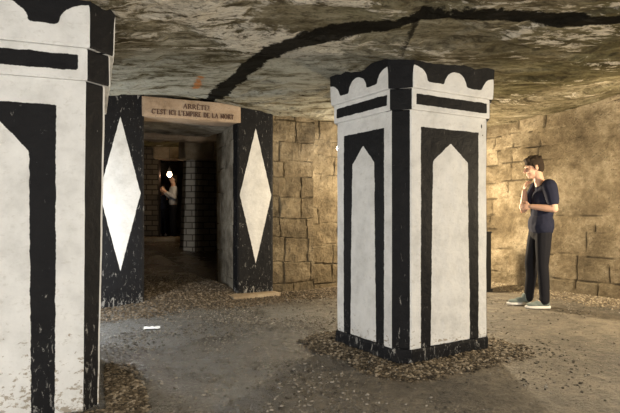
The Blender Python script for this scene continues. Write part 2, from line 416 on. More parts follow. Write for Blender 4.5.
# ------------------------------------------------------------------ relief walls
def relief(name, p0, p1, z0, z1, mat, seed=0, step=.028, course=.27, bw=(.3, .62), depth=.35, amp=.02, rough=.03, joint=1., top=None, kind='structure'):
    """masonry from p0 to p1; the visible side is on the right hand when walking p0 -> p1"""
    d = Vector((p1[0]-p0[0], p1[1]-p0[1])); L = d.length; d.normalize(); n = Vector((d.y, -d.x))
    ns, nz = max(2, int(L/step)), max(2, int((z1-z0)/step))
    s = np.linspace(0, L, ns+1); z = np.linspace(z0, z1, nz+1); S_, Z = np.meshgrid(s, z, indexing='ij')
    r = random.Random(seed)
    rows = [z0]
    while rows[-1] < z1: rows.append(rows[-1]+course*r.uniform(.72, 1.25))
    SW = S_+.05*(fbm(S_*3, Z*3, seed, 2, 3)-.5); ZW = Z+.06*(fbm(S_*2.3, Z*2.3, seed+4, 2, 8)-.5)
    ri = np.clip(np.searchsorted(rows, ZW.ravel())-1, 0, len(rows)-2).reshape(ZW.shape)
    rows = np.array(rows)
    dz = np.minimum(ZW-rows[ri], rows[ri+1]-ZW)
    dist = dz.copy(); tone = np.zeros_like(dz); out = np.zeros_like(dz)
    for k in range(len(rows)-1):
        cuts = [-r.uniform(0, .5)]
        while cuts[-1] < L+.6: cuts.append(cuts[-1]+r.uniform(*bw))
        cuts = np.array(cuts); msk = ri == k
        ci = np.clip(np.searchsorted(cuts, SW[msk])-1, 0, len(cuts)-2)
        dd = np.minimum(SW[msk]-cuts[ci], cuts[ci+1]-SW[msk])
        dist[msk] = np.minimum(dist[msk], dd)
        tt = np.array([r.random() for _ in cuts]); oo = np.array([r.random() for _ in cuts])
        tone[msk] = tt[ci]; out[msk] = oo[ci]
    jw = .014*(.4+fbm(S_*4, Z*4, seed, 2, 19))
    wear = .25*sstep(.3,.4,fbm(S_*1.1, Z*1.1, seed*3, 3, 23))+.75*sstep(.42, .62, fbm(S_*1.1, Z*1.1, seed*3, 3, 23))*min(joint, 1)       # joints fade where plaster covers them
    if joint > 1: wear = .55+.45*wear
    jm = sstep(1.0, .25, dist/jw)*wear
    h = amp*(out-.5)*wear - .022*jm + rough*(fbm(S_*5, Z*5, seed, 4, 29)-.5)*2 + rough*2*(fbm(S_*.9, Z*.9, seed, 2, 41)-.5)
    bx = p0[0]+d.x*S_+n.x*h; by = p0[1]+d.y*S_+n.y*h
    ox, oy = bx.mean(), by.mean()
    V = np.stack([(bx-ox).ravel(), (by-oy).ravel(), Z.ravel()], 1).tolist()
    f = grid_faces(ns+1, nz+1)
    idx = np.arange(len(V)).reshape(ns+1, nz+1)
    loop = list(idx[:, 0]) + list(idx[-1, 1:]) + list(idx[-2::-1, -1]) + list(idx[0, -2:0:-1])
    back = []
    for k in loop:
        i, j = divmod(int(k), nz+1)
        V.append((p0[0]+d.x*s[i]-n.x*depth-ox, p0[1]+d.y*s[i]-n.y*depth-oy, z[j])); back.append(len(V)-1)
    m = len(loop)
    for k in range(m): k2 = (k+1) % m; f.append((loop[k2], loop[k], back[k], back[k2]))
    f.append(tuple(back))
    A = {'tone': np.concatenate([(.25+.75*tone*wear+.45*(1-wear)).clip(0, 1).ravel(), np.full(m, .5)]),
         'joint': np.concatenate([(jm*.8).ravel(), np.zeros(m)])}
    UVs = np.concatenate([np.stack([S_.ravel(), Z.ravel()], 1), np.zeros((m, 2))])
    o = link(name, V, f, mat, attrs=A, uvs=UVs, smooth=False); o.location = (ox, oy, 0)
    if kind: o['kind'] = kind
    return o
TOP = 2.62
relief('wall_back', W(0.0, 0.0), W(.64, 0.0), -.1, TOP, M['wall'], 11, .014, .27, (.3, .5), joint=2, amp=.03)
relief('wall_back_recess', W(.60, .16), W(3.75, .16), -.1, TOP, M['wall'], 14, .018, .25, (.25, .55), rough=.035, joint=2)
relief('wall_back_left', W(-6.2, 0.0), W(-2.22, 0.0), -.1, TOP, M['wall'], 12, .05)
relief('wall_right', W(3.317, .5), W(3.317, -9.3), -.1, TOP, M['wall_r'], 23, .024, .26, (.28, .6), rough=.035, amp=.035)
relief('wall_left', W(-6.0, -9.2), W(-6.0, .2), -.1, TOP, M['wall'], 24, .08)
relief('wall_rear', W(3.5, -9.0), W(-6.2, -9.0), -.1, TOP, M['wall'], 25, .08)
# passage behind the doorway
relief('wall_passage_right', (-1.39, 8.16), W(-.508, .11), -.1, TOP, M['jamb'], 31, .018, .42, (.45, .8), depth=.45, rough=.012, amp=.02, joint=1.)
relief('wall_passage_left', W(-1.68, .03), W(-1.70, 1.45), -.1, TOP, M['jamb'], 32, .04, .3, depth=.5, rough=.012)
relief('wall_inner_right', (-1.36, 8.3), (1.2, 9.9), 0, 2.8, M['wall'], 33, .06, depth=.2)
relief('wall_inner_far_left', (-5.6, 12.95), (-3.72, 13.25), 0, 2.9, M['brick'], 35, .03, depth=.5, rough=.01)
relief('wall_inner_far_right', (-2.98, 13.4), (2.5, 14.6), 0, 2.9, M['brick'], 36, .05, depth=.5, rough=.01)
relief('wall_inner_end', (-7.5, 17.2), (0.5, 17.2), 0, 3.2, M['wall'], 37, .08)
relief('wall_inner_side', (-5.6, 6.6), (-5.6, 17.3), 0, 3.0, M['wall'], 38, .08)
relief('wall_inner_east', (2.4, 17.0), (1.6, 9.2), 0, 3.0, M['wall'], 39, .1)

def block(name, cx, cy, cz, sx, sy, sz, rz, mat, parent=None, rough=.01, step=.04, seed=0, tilt=0.):
    """rough hewn block: finely divided box with worn faces"""
    bm = bmesh.new(); bmesh.ops.create_cube(bm, size=1)
    bmesh.ops.scale(bm, vec=(sx, sy, sz), verts=bm.verts)
    for ax, L in ((0, sx), (1, sy), (2, sz)):
        n = max(1, int(L/step))
        for k in range(1, n):
            co = Vector((0, 0, 0)); co[ax] = -L/2+L*k/n; no = Vector((0, 0, 0)); no[ax] = 1
            bmesh.ops.bisect_plane(bm, geom=bm.verts[:]+bm.edges[:]+bm.faces[:], plane_co=co, plane_no=no)
    co = np.array([v.co[:] for v in bm.verts]); hs = np.array([sx, sy, sz])/2
    near = (np.abs(co) > hs-.001).sum(1)
    nn = np.stack([fbm(co[:, 0]*7+seed+q*9, co[:, 1]*7, co[:, 2]*7, 3, 90+q)-.5 for q in range(3)], 1)*2*rough
    co = co - np.sign(co)*(near[:, None] >= 2)*rough*.8 + nn
    for v, c in zip(bm.verts, co): v.co = c
    me = bpy.data.meshes.new(name); bm.to_mesh(me); bm.free(); me.materials.append(mat)
    for k, q in (('tone', .7), ('joint', 0.)):
        at = me.attributes.new(k, 'FLOAT', 'POINT'); at.data.foreach_set('value', np.full(len(me.vertices), q, dtype=np.float32))
    o = bpy.data.objects.new(name, me); COL.objects.link(o); o.location = (cx, cy, cz); o.rotation_euler = (0, tilt, rz)
    if parent: o.parent = parent
    return o
# roof slab of the passage and a rough beam further in
x, y, _ = W(-1.09, .95); o = block('ceiling_passage', x, y, 2.42, 1.6, 1.2, .36, ANG, M['jamb'], rough=.02); o['kind'] = 'structure'
o = block('beam', -3.0, 9.6, 2.48, 3.6, .35, .22, .25, M['lintel'], rough=.03, seed=4)
tag(o, 'rough stone beam under the roof inside the dark passage', 'beam', kind='thing')
o = block('lintel_over_far_opening', -3.38, 13.4, 2.62, .95, .45, .5, .1, M['sill'], rough=.03, seed=8)
o.name = 'far_lintel'; tag(o, 'stone lintel over the far lit opening at the end of the passage', 'lintel', kind='thing')
gx, gy = -3.3, 12.3
o = block('stone_kerb', gx, gy, float(ground(gx, gy))+.03, 1.7, .2, .14, .1, M['sill'], rough=.012, seed=5)
tag(o, 'low tan stone kerb across the passage floor before the far people', 'kerb', kind='thing')

# inner coursed pillar
root = empty('coursed_pillar', (-2.47, 10.9, float(ground(-2.4, 11))-.05), CP_ANG, 'small-stone masonry pillar with a corner coloured as lit inside the dark passage', 'pillar')
no = lambda *a: -.02
tier('shaft', .95, .55, .2, .05, 0, 1.92, no, M['brick'], root, .05, off_top=-.03, uv=True, bumpy=.01)
# its dressed corner course, coloured pale as if lit, set against the cut corner
ca, sa = CP_ANG, 0
cn = Vector((-.7071, -.7071)); tg = Vector((.7071, -.7071))
c0 = Vector((.1-.025, .1-.025)); V = []; Fq = []
for z, sh, wd in ((0, .05, .24), (1.92, -.03, .18)):
    c = Vector((.1, .1)) + cn*(sh+.012)
    for k in (-.5, .5):
        for b in (0, .03):
            q = c+tg*(wd*k)+cn*(.03-b); V.append((q.x, q.y, z))
Fq = [(0, 2, 6, 4), (1, 5, 7, 3), (0, 4, 5, 1), (2, 3, 7, 6), (4, 6, 7, 5), (0, 1, 3, 2)]
o = link('corner_stones', V, Fq, M['litbrick'], root, uvs=[(v[0]*1.4, v[2]) for v in V]); o['label'] = 'dressed corner stones coloured pale as if lit'
block('capital', .25, .2, 2.12, .62, .5, .44, 0, M['sill'], root, .02)

# ------------------------------------------------------------------ inscribed lintel
lx, ly, _ = W(-1.085, .16)
lint = empty('inscribed_lintel', (lx, ly, 2.205), ANG, 'brown stone lintel with painted French lettering above the doorway', 'lintel')
b = block('stone_block', 0, 0, .128, 1.235, .40, .235, 0, M['lintel'], lint, .006, .035, 3)
lint.rotation_euler = (0, math.radians(-1.2), ANG)
GL = {  # strokes: (x0,y0,x1,y1,thick) in a unit-high cell, width first
 'A': (.78, [(.06,0,.39,1,.07),(.39,1,.72,0,.14),(.20,.36,.58,.36,.06),(0,.0,.17,.0,.05),(.6,0,.78,0,.05)]),
 'R': (.74, [(.14,0,.14,1,.14),(.1,1,.42,1,.06),(.42,1,.56,.86,.1),(.56,.86,.56,.64,.14),(.56,.64,.42,.5,.1),(.14,.5,.42,.5,.06),(.36,.5,.7,0,.13),(.02,0,.28,0,.05)]),
 'E': (.64, [(.14,0,.14,1,.14),(.04,1,.56,1,.06),(.14,.52,.44,.52,.06),(.04,0,.58,0,.06),(.56,1,.56,.82,.05),(.58,0,.58,.2,.05)]),
 'T': (.70, [(.35,0,.35,1,.14),(.02,1,.68,1,.06),(.03,1,.03,.8,.05),(.67,1,.67,.8,.05),(.22,0,.48,0,.05)]),
 'C': (.74, [(.66,.8,.5,.97,.08),(.5,.97,.26,.95,.08),(.26,.95,.1,.72,.12),(.1,.72,.1,.28,.14),(.1,.28,.26,.05,.12),(.26,.05,.5,.03,.08),(.5,.03,.68,.2,.07),(.66,1,.66,.74,.05)]),
 'S': (.58, [(.5,.82,.34,.98,.08),(.34,.98,.14,.9,.09),(.14,.9,.12,.66,.11),(.12,.66,.46,.4,.14),(.46,.4,.48,.14,.11),(.48,.14,.3,.02,.09),(.3,.02,.08,.16,.08),(.51,1,.51,.76,.05),(.07,0,.07,.26,.05)]),
 'I': (.34, [(.17,0,.17,1,.14),(.04,1,.3,1,.05),(.04,0,.3,0,.05)]),
 'L': (.62, [(.14,0,.14,1,.14),(.02,1,.28,1,.05),(.02,0,.58,0,.06),(.58,0,.58,.22,.05)]),
 'M': (.92, [(.12,0,.12,1,.07),(.12,1,.46,.1,.13),(.46,.1,.78,1,.06),(.78,0,.78,1,.14),(.0,0,.24,0,.05),(.66,0,.92,0,.05)]),
 'P': (.66, [(.14,0,.14,1,.14),(.04,1,.42,1,.06),(.42,1,.56,.84,.1),(.56,.84,.56,.62,.14),(.56,.62,.42,.46,.1),(.14,.46,.42,.46,.06),(.02,0,.28,0,.05)]),
 'D': (.76, [(.14,0,.14,1,.14),(.03,1,.4,1,.06),(.4,1,.64,.76,.11),(.64,.76,.64,.26,.14),(.64,.26,.4,0,.11),(.03,0,.4,0,.06)]),
 'O': (.80, [(.4,1,.18,.88,.08),(.18,.88,.08,.62,.12),(.08,.62,.08,.38,.14),(.08,.38,.18,.12,.12),(.18,.12,.4,0,.08),(.4,0,.62,.12,.08),(.62,.12,.72,.38,.12),(.72,.38,.72,.62,.14),(.72,.62,.62,.88,.12),(.62,.88,.4,1,.08)]),
 "'": (.22, [(.1,1.02,.1,.76,.1)]), '!': (.26, [(.13,.3,.13,1,.13),(.13,0,.13,.1,.13)]), ' ': (.42, [])}
GL['Ê'] = (GL['E'][0], GL['E'][1]+[(.16,1.14,.32,1.3,.07),(.32,1.3,.48,1.14,.07)])
def inscription(name, text, cx, z, hgt, width, yf, parent):
    gap = .12; tot = sum(GL[c][0]+gap for c in text)-gap; kx = width/tot; V, Fc = [], []; x = cx-width/2
    for c in text:
        w, st = GL[c]
        for (a, b_, c_, d_, th) in st:
            p = Vector((x+a*kx, z+b_*hgt)); q = Vector((x+c_*kx, z+d_*hgt)); u = (q-p).normalized(); n = Vector((-u.y, u.x))*th*hgt*.62; e = u*th*hgt*.2
            k = len(V)
            for yy in (yf-.0025, yf+.008):
                for pt in (p-e-n, q+e-n, q+e+n, p-e+n): V.append((pt.x, yy, pt.y))
            Fc += [(k, k+1, k+2, k+3), (k+7, k+6, k+5, k+4), (k, k+4, k+5, k+1), (k+1, k+5, k+6, k+2), (k+2, k+6, k+7, k+3), (k+3, k+7, k+4, k)]
        x += (w+gap)*kx
    return link(name, V, Fc, M['ink'], parent)
inscription('inscription', 'ARRÊTE!', .03, .135, .055, .33, -.205, lint)
inscription('inscription', "C'EST ICI L'EMPIRE DE LA MORT", .0, .048, .055, 1.02, -.205, lint)

# sill slab before the right pier
x, y, _ = W(-.33, -.13)
o = block('stone_sill', x, y, .035, .66, .2, .09, ANG, M['sill'], rough=.008, seed=2)
tag(o, 'tan stone slab on the ground at the foot of the right diamond pier', 'slab', kind='thing')

# ------------------------------------------------------------------ floor and ceiling
def plate(name, x0, x1, y0, y1, step, fz, mat, attrs, thick, below=True):
    nx, ny = int((x1-x0)/step), int((y1-y0)/step)
    X, Y = np.meshgrid(np.linspace(x0, x1, nx+1), np.linspace(y0, y1, ny+1), indexing='ij')
    Z = fz(X, Y); V = np.stack([X.ravel(), Y.ravel(), Z.ravel()], 1).tolist()
    f = grid_faces(nx+1, ny+1, flip=not below)
    k = len(V); zz = -thick if below else float(Z.max())+thick
    for (a, b_) in ((x0, y0), (x1, y0), (x1, y1), (x0, y1)): V.append((a, b_, zz))
    f.append((k, k+3, k+2, k+1) if below else (k, k+1, k+2, k+3))
    idx = np.arange(k).reshape(nx+1, ny+1)
    f.append(tuple([k, k+1]+list(idx[::-1, 0]))); f.append(tuple([k+1, k+2]+list(idx[-1, ::-1])))
    f.append(tuple([k+2, k+3]+list(idx[:, -1]))); f.append(tuple([k+3, k]+list(idx[0, :])))
    at = {n: np.concatenate([np.asarray(g(X, Y, Z)).ravel(), np.zeros(4)]) for n, g in attrs.items()}
    o = link(name, V, f, mat, attrs=at, smooth=False); o['kind'] = 'structure'; return o
def f_dirt(X, Y, Z):
    a, b_ = UV(X, Y); n = fbm(X*3, Y*3, 0, 3, 71)-.5
    d = sstep(-.62, -.40, b_+.2*n)
    d = np.maximum(d, sstep(2.75, 3.0, a+.3*n)*.8)
    d = np.maximum(d, sstep(.36, .2, box_dist(X, Y, CP_CORNER, CP_ANG, CP_W, CP_D)+.12*n))
    d = np.maximum(d, sstep(.28, .16, box_dist(X, Y, (lpx, lpy), LP_ANG, LP_W, LP_W)+.12*n))
    return d
def f_grey_sheen(X, Y, Z):
    n = fbm(X*1.5, Y*1.5, 0, 3, 72)-.5
    return sstep(.5, -.7, X-.12*(Y-3)+.8*n)*sstep(6.6, 6., Y)
def f_wet(X, Y, Z):
    n = fbm(X*1.1, Y*1.1, 0, 3, 73)-.5
    return sstep(1.4, -.6, X+1.4*n)
plate('floor', -7.6, 6.5, -4.5, 17.4, .045, ground, M['floor'], {'dirt': f_dirt, 'grey': f_grey_sheen, 'wet': f_wet}, .4)

def to_roof(px, py, fn=roof):
    z = 2.3
    for _ in range(12):
        Y = (z-H)*F/(HOR-py); X = (px-310)/F*Y; z = .5*z+.5*float(np.ravel(fn(np.array([X]), np.array([Y])))[0])
    return (X, Y)
def seg_dist(X, Y, pts):
    d = np.full(X.shape, 9.)
    for (ax, ay), (bx, by) in zip(pts[:-1], pts[1:]):
        ex, ey = bx-ax, by-ay; t = np.clip(((X-ax)*ex+(Y-ay)*ey)/(ex*ex+ey*ey), 0, 1)
        d = np.minimum(d, np.hypot(X-ax-t*ex, Y-ay-t*ey))
    return d
crease_pts = [to_roof(*p) for p in ((490, 104), (530, 95), (570, 93), (630, 78), (700, 60))]
def f_flake(X, Y, Z):
    return fbm(X*1.6+1.2*Y*.3, Y*3.4-X*.9, 0, 4, 81)*.62 + .16*sstep(4.6, 3.4, Y)*sstep(1.5, -.5, X) + .1
def roof_full(X, Y):
    z = roof(X, Y)
    q = fbm(X*1.6+1.2*Y*.3, Y*3.4-X*.9, 0, 4, 81)
    z = z - .016*sstep(.50, .53, q) - .012*sstep(.60, .62, q)
    s = fbm(X*.8-Y*.2, Y*2.2+X*.5, 2, 4, 83)
    z = z - .02*sstep(.46, .50, s) + .02*(fbm(X*5, Y*8, 0, 4, 84)-.5)
    dl = seg_dist(X, Y, crease_pts); z = z + .05*sstep(.10, .02, dl)*(Y > 0)
    return z
soot_pts = [to_roof(*p, roof_full) for p in ((196, 110), (206, 103), (222, 90), (250, 67), (275, 50), (300, 42), (345, 29), (395, 24), (425, 14), (500, 14), (560, 18), (620, 20), (720, 24))]
crack_pts = [to_roof(*p, roof_full) for p in ((424, 14), (412, 30), (407, 42), (400, 56))]
rust_pts = [to_roof(*p, roof_full) for p in ((200, 77), (196, 88))]
plate('ceiling', -7.6, 6.5, -4.5, 17.4, .035, roof_full, M['ceil'], {
    'soot': lambda X, Y, Z: seg_dist(X, Y, soot_pts)-.084+.026*sstep(-.2, 1.2, X), 'crack': lambda X, Y, Z: np.minimum(seg_dist(X, Y, crack_pts)-.016, seg_dist(X, Y, crease_pts)-.002),
    'rust': lambda X, Y, Z: seg_dist(X, Y, rust_pts)-.035, 'flake': f_flake,
    'lime': lambda X, Y, Z: sstep(1.2, -.6, X-.1*Y)*sstep(3.0, 4.4, Y)*sstep(8, 6.5, Y)}, .3, below=False)

# ------------------------------------------------------------------ gravel
BASE = np.array([(x, y, z) for x in (-1, 1) for y in (-1, 1) for z in (-1, 1)], float)*.62
BASE = np.concatenate([BASE, np.array([(1,0,0),(-1,0,0),(0,1,0),(0,-1,0),(0,0,1),(0,0,-1)], float)])
TRI = []
for ax in range(3):
    for sg in (1, -1):
        c = 8+ax*2+(0 if sg > 0 else 1)
        vs = [i for i in range(8) if BASE[i][ax]*sg > 0]
        ce = BASE[c]; o1, o2 = [k for k in range(3) if k != ax]
        vs.sort(key=lambda i: math.atan2(BASE[i][o2], BASE[i][o1]))
        for k in range(4):
            t = (c, vs[k], vs[(k+1) % 4]); n = np.cross(BASE[t[1]]-BASE[t[0]], BASE[t[2]]-BASE[t[0]])
            TRI.append(t if n[ax]*sg > 0 else t[::-1])
TRI = np.array(TRI)
def pebbles(name, pts, smin, smax, mat, label, cat='gravel', flat=.6, lift=.35, seed=1):
    pts = np.asarray(pts); n = len(pts); r = np.random.default_rng(seed)
    sz = smin+(smax-smin)*r.random(n)**2.2
    th = r.random(n)*6.283; el = .65+.7*r.random(n)
    jit = 1+.28*(r.random((n, 14, 3))-.5)
    L = BASE[None]*jit*np.stack([sz*el, sz/el, sz*flat], 1)[:, None, :]*.5
    tl = (r.random(n)-.5)*.9
    y1 = L[..., 1]*np.cos(tl)[:, None]-L[..., 2]*np.sin(tl)[:, None]; z1 = L[..., 1]*np.sin(tl)[:, None]+L[..., 2]*np.cos(tl)[:, None]
    x2 = L[..., 0]*np.cos(th)[:, None]-y1*np.sin(th)[:, None]; y2 = L[..., 0]*np.sin(th)[:, None]+y1*np.cos(th)[:, None]
    gz = ground(pts[:, 0], pts[:, 1])
    V = np.stack([x2+pts[:, 0:1], y2+pts[:, 1:2], z1+(gz+sz*flat*lift*.9)[:, None]], -1).reshape(-1, 3)
    Fc = (TRI[None]+(np.arange(n)*14)[:, None, None]).reshape(-1, 3)
    tone = np.repeat(r.random(n), 14)
    o = link(name, V.tolist(), Fc.tolist(), mat, attrs={'tone': tone}); return tag(o, label, cat, kind='stuff')
def scatter(n, fx, dens):
    out = []; r = RNG
    while len(out) < n:
        p = fx(r.random(4000), r.random(4000)); k = dens(p[0], p[1]) > r.random(4000)
        out += list(zip(p[0][k], p[1][k]))
    return np.array(out[:n])
def cpd(x, y):
    d = box_dist(x, y, CP_CORNER, CP_ANG, CP_W, CP_D)+.14*(fbm(x*4, y*4, 0, 3, 2)-.5)
    return (box_dist(x, y, CP_CORNER, CP_ANG, CP_W, CP_D) > .012)*sstep(.34, .10, d)
pebbles('gravel_mound', scatter(9000, lambda a, b: (CP_CORNER[0]-.9+2.3*a, CP_CORNER[1]-.55+2.4*b), cpd), .010, .034, M['gravel'],
        'brown gravel heaped round the foot of the free-standing central pillar', seed=2)
def lpd(x, y):
    t = box_dist(x, y, (lpx, lpy), LP_ANG, LP_W, LP_W); d = t+.14*(fbm(x*3, y*3, 0, 3, 2)-.5)
    return (t > .012)*sstep(.24, .13, d)*sstep(3.9, 3.4, y)
pebbles('gravel_mound', scatter(8000, lambda a, b: (-1.5+1.2*a, 2.2+2.3*b), lpd), .012, .036, M['gravel'],
        'brown gravel heaped at the foot of the pillar on the left edge', seed=3)
def wall_d(x, y):
    a, b_ = UV(x, y); n = .25*(fbm(x*3, y*3, 0, 3, 71)-.5)
    return ((b_ < -.03) | ((a < -.55) & (a > -1.62)))*sstep(-.62, -.36, b_+n)*(b_ < 1.7)*(a < 2.9)*(.35+.65*sstep(.9, .1, b_))*sstep(.9, .1, np.abs(a+1.2)*0+np.maximum(b_*0, a-.2)*.3)
def wfx(a, b): q = W(-2.9+3.9*a, -.65+2.2*b); return q[0], q[1]
pebbles('gravel_strip', scatter(10000, wfx, wall_d), .010, .030, M['dark_gravel'], 'brown gravel strewn along the doorway wall and over the threshold', seed=4)
def rwd(x, y):
    a, b_ = UV(x, y); return sstep(2.75, 3.15, a+.3*(fbm(x*3, y*3, 0, 3, 7)-.5))*(a < 3.27)
def rfx(a, b): q = W(2.7+.6*a, -4.2+4.2*b); return q[0], q[1]
pebbles('gravel_strip', scatter(5000, rfx, rwd), .008, .024, M['pale_gravel'], 'pale brown gravel along the foot of the right wall behind the standing man', seed=5)
def sdn(x, y):
    inside = (box_dist(x, y, CP_CORNER, CP_ANG, CP_W, CP_D) > .02)*(box_dist(x, y, (lpx, lpy), LP_ANG, LP_W, LP_W) > .02)
    a, b_ = UV(x, y)
    return inside*(b_ < -.4)*(.14+.86*sstep(.48, .64, fbm(x*1.3, y*1.3, 0, 3, 15)))*(.25+.75*sstep(1.2, -.8, x))
pebbles('loose_pebbles', scatter(9000, lambda a, b: (-2.4+6*a, 2.5+4.6*b), sdn), .006, .024, M['pebble'], 'small dark pebbles scattered over the open damp floor', seed=6)

# scrap of paper
gx, gy = (152-310)/F*5.12, 5.12
bm = bmesh.new(); vs = {}
for i in range(7):
    for j in range(5):
        vs[i, j] = bm.verts.new((-.075+.025*i, -.035+.0175*j+.006*math.sin(i), .006+.012*abs(math.sin(i*1.3+j))*(.4+.2*j)))
for i in range(6):
    for j in range(4): bm.faces.new((vs[i, j], vs[i+1, j], vs[i+1, j+1], vs[i, j+1]))
r = bmesh.ops.extrude_face_region(bm, geom=bm.faces[:]); bmesh.ops.translate(bm, vec=(0, 0, .0015), verts=[g for g in r['geom'] if isinstance(g, bmesh.types.BMVert)])
me = bpy.data.meshes.new('paper_scrap'); bm.to_mesh(me); bm.free(); me.materials.append(M['paper'])
o = bpy.data.objects.new('paper_scrap', me); COL.objects.link(o); o.location = (gx, gy, float(ground(gx, gy))+.002); o.rotation_euler = (0, 0, .25)
tag(o, 'crumpled white scrap of paper on the wet floor', 'paper', kind='thing')

# ------------------------------------------------------------------ soft bodies
class Blob:
    def __init__(s): s.V = []; s.F = []
    def ell(s, c, r, rot=None, n=14, m=9):
        k = len(s.V); R = rot or Matrix.Identity(3); c = Vector(c)
        s.V.append(c+R @ Vector((0, 0, r[2])))
        for j in range(1, m):
            t = math.pi*j/m
            for i in range(n):
                a = 2*math.pi*i/n; s.V.append(c+R @ Vector((r[0]*math.sin(t)*math.cos(a), r[1]*math.sin(t)*math.sin(a), r[2]*math.cos(t))))
        s.V.append(c+R @ Vector((0, 0, -r[2]))); e = len(s.V)-1
        for i in range(n):
            i2 = (i+1) % n; s.F.append((k, k+1+i, k+1+i2)); s.F.append((e, k+1+(m-2)*n+i2, k+1+(m-2)*n+i))
            for j in range(m-2): a = k+1+j*n; s.F.append((a+i, a+n+i, a+n+i2, a+i2))
        return s
    def cap(s, p, q, r0, r1=None, n=12, flat=1.):
        """tapered capsule"""
        r1 = r0 if r1 is None else r1; p, q = Vector(p), Vector(q); d = (q-p); L = d.length; d.normalize()
        a = Vector((0, 1, 0)) if abs(d.y) < .8 else Vector((1, 0, 0)); x = a.cross(d).normalized(); y = d.cross(x)
        st = []
        for t in (-90, -65, -35, 0): st.append((p+d*r0*math.sin(math.radians(t)), r0*math.cos(math.radians(t))))
        for t in (0, 35, 65, 90): st.append((q+d*r1*math.sin(math.radians(t)), r1*math.cos(math.radians(t))))
        k = len(s.V)
        for c, r in st:
            r = max(r, 1e-4)
            for i in range(n): th = 2*math.pi*i/n; s.V.append(c+x*r*math.cos(th)*flat+y*r*math.sin(th))
        for j in range(7):
            for i in range(n): i2 = (i+1) % n; s.F.append((k+j*n+i, k+j*n+i2, k+(j+1)*n+i2, k+(j+1)*n+i))
        s.F.append(tuple(k+i for i in range(n))[::-1]); s.F.append(tuple(k+7*n+i for i in range(n)))
        return s
    def chain(s, pts):
        for (p, r), (q, r2) in zip(pts[:-1], pts[1:]): s.cap(p, q, r, r2)
        return s
    def build(s, name, mat, parent, vox=.008, sm=3):
        o = link(name, s.V, s.F, mat, parent, True)
        m = o.modifiers.new('union', 'REMESH'); m.mode = 'VOXEL'; m.voxel_size = vox; m.use_smooth_shade = True
        if sm: q = o.modifiers.new('soften', 'SMOOTH'); q.factor = .5; q.iterations = sm
        return o
def cloth_mat(name, c, rough=.9): return plain(name, c, rough, .2, .2, 30, .25)
def skin_mat(name, c):
    m = plain(name, c, .55, .35, .08, 20, .1); b = m.node_tree.nodes['Principled BSDF']; b.inputs['Subsurface Weight'].default_value = .08; return m
M['skin'] = skin_mat('skin', (.62, .38, .27)); M['hair'] = cloth_mat('dark_brown_hair', (.035, .024, .016))
M['navy'] = cloth_mat('navy_cotton', (.016, .018, .036)); M['jeans'] = cloth_mat('black_denim', (.012, .012, .016))
M['shoe'] = cloth_mat('grey_green_suede', (.16, .19, .18)); M['sole'] = plain('off_white_rubber', (.72, .70, .66), .6)
M['lace'] = plain('white_lace', (.8, .8, .78)); M['eye'] = plain('dark_eye', (.03, .02, .015), .2)
M['grey_shirt'] = cloth_mat('light_grey_cotton', (.42, .43, .46)); M['dark_coat'] = cloth_mat('dark_blue_cloth', (.02, .024, .04))

def hand(B, wrist, fwd, up, side, curl=.5, size=1.):
    """palm, four bent fingers and a thumb; fwd along the palm, up = back of the hand, side = towards the thumb"""
    f, u, sd = (Vector(q).normalized() for q in (fwd, up, side)); w = Vector(wrist)
    R = Matrix((sd, f, u)).transposed()
    B.ell(w+f*.048*size, (.040*size, .055*size, .017*size), R)
    for k, (o, L) in enumerate(((.031, .072), (.011, .082), (-.010, .076), (-.030, .060))):
        p = w+f*.088*size+sd*o*size; a = 0
        for seg, fr in ((0, .45), (1, .32), (2, .26)):
            a += curl*(.6 if seg == 0 else .9); dvec = f*math.cos(a)-u*math.sin(a)
            q = p+dvec*L*fr*size; B.cap(p, q, .0088*size, .008*size, 8); p = q
    p = w+f*.03*size+sd*.032*size; q = p+(f*.6+sd*.8-u*.2).normalized()*.036*size; B.cap(p, q, .012*size, .0095*size, 8)
    B.cap(q, q+(f*.95+sd*.15-u*.35*curl).normalized()*.032*size, .0095*size, .008*size, 8)

def shoe(parent, ankle, toe_dx, z=0, yaw=0., name='shoe'):
    """low trainer pointing towards -x; ankle is (x, y)"""
    ax, ay = ankle; c, s_ = math.cos(yaw), math.sin(yaw)
    def T(x, y, zz): return (ax+x*c-y*s_, ay+x*s_+y*c, z+zz)
    B = Blob(); R = Matrix.Rotation(yaw, 3, 'Z')
    B.ell(T(.01, 0, .055), (.050, .038, .045), R); B.ell(T(-.06, 0, .052), (.07, .038, .038), R)
    B.ell(T(-.135, 0, .040), (.07, .044, .026), R); B.cap(T(.0, 0, .06), T(.0, 0, .10), .042, .043)
    up = B.build(name, M['shoe'], parent, .006, 3)
    n = 28; V, Fc = [], []
    for zz in (.0, .006, .026, .028):
        k = .97 if zz in (0, .028) else 1
        for i in range(n):
            t = 2*math.pi*i/n; x = math.cos(t); y = math.sin(t)
            wx = .145*x-.075; wy = (.040+.010*(1 if x < -.1 else 0)*min(1, -x*2))*y*(1-.12*(x < 0)*x*x)
            V.append(T(wx*k, wy*k, zz))
    for j in range(3):
        for i in range(n): i2 = (i+1) % n; Fc.append((j*n+i, j*n+i2, (j+1)*n+i2, (j+1)*n+i))
    Fc.append(tuple(range(n))[::-1]); Fc.append(tuple(3*n+i for i in range(n)))
    o = link('sole', V, Fc, M['sole'], up, True); o['label'] = 'white rubber sole'
    L = Blob()
    for i in range(4): x = -.045-.022*i; zt = .090-.008*i; L.cap(T(x, -.022, zt-.012), T(x, .022, zt-.012), .004, .004, 6); L.cap(T(x, -.02, zt-.010), T(x-.02, .02, zt-.018), .0035, .0035, 6)
    o = L.build('laces', M['lace'], up, .004, 0); o['label'] = 'white laces'
    return up

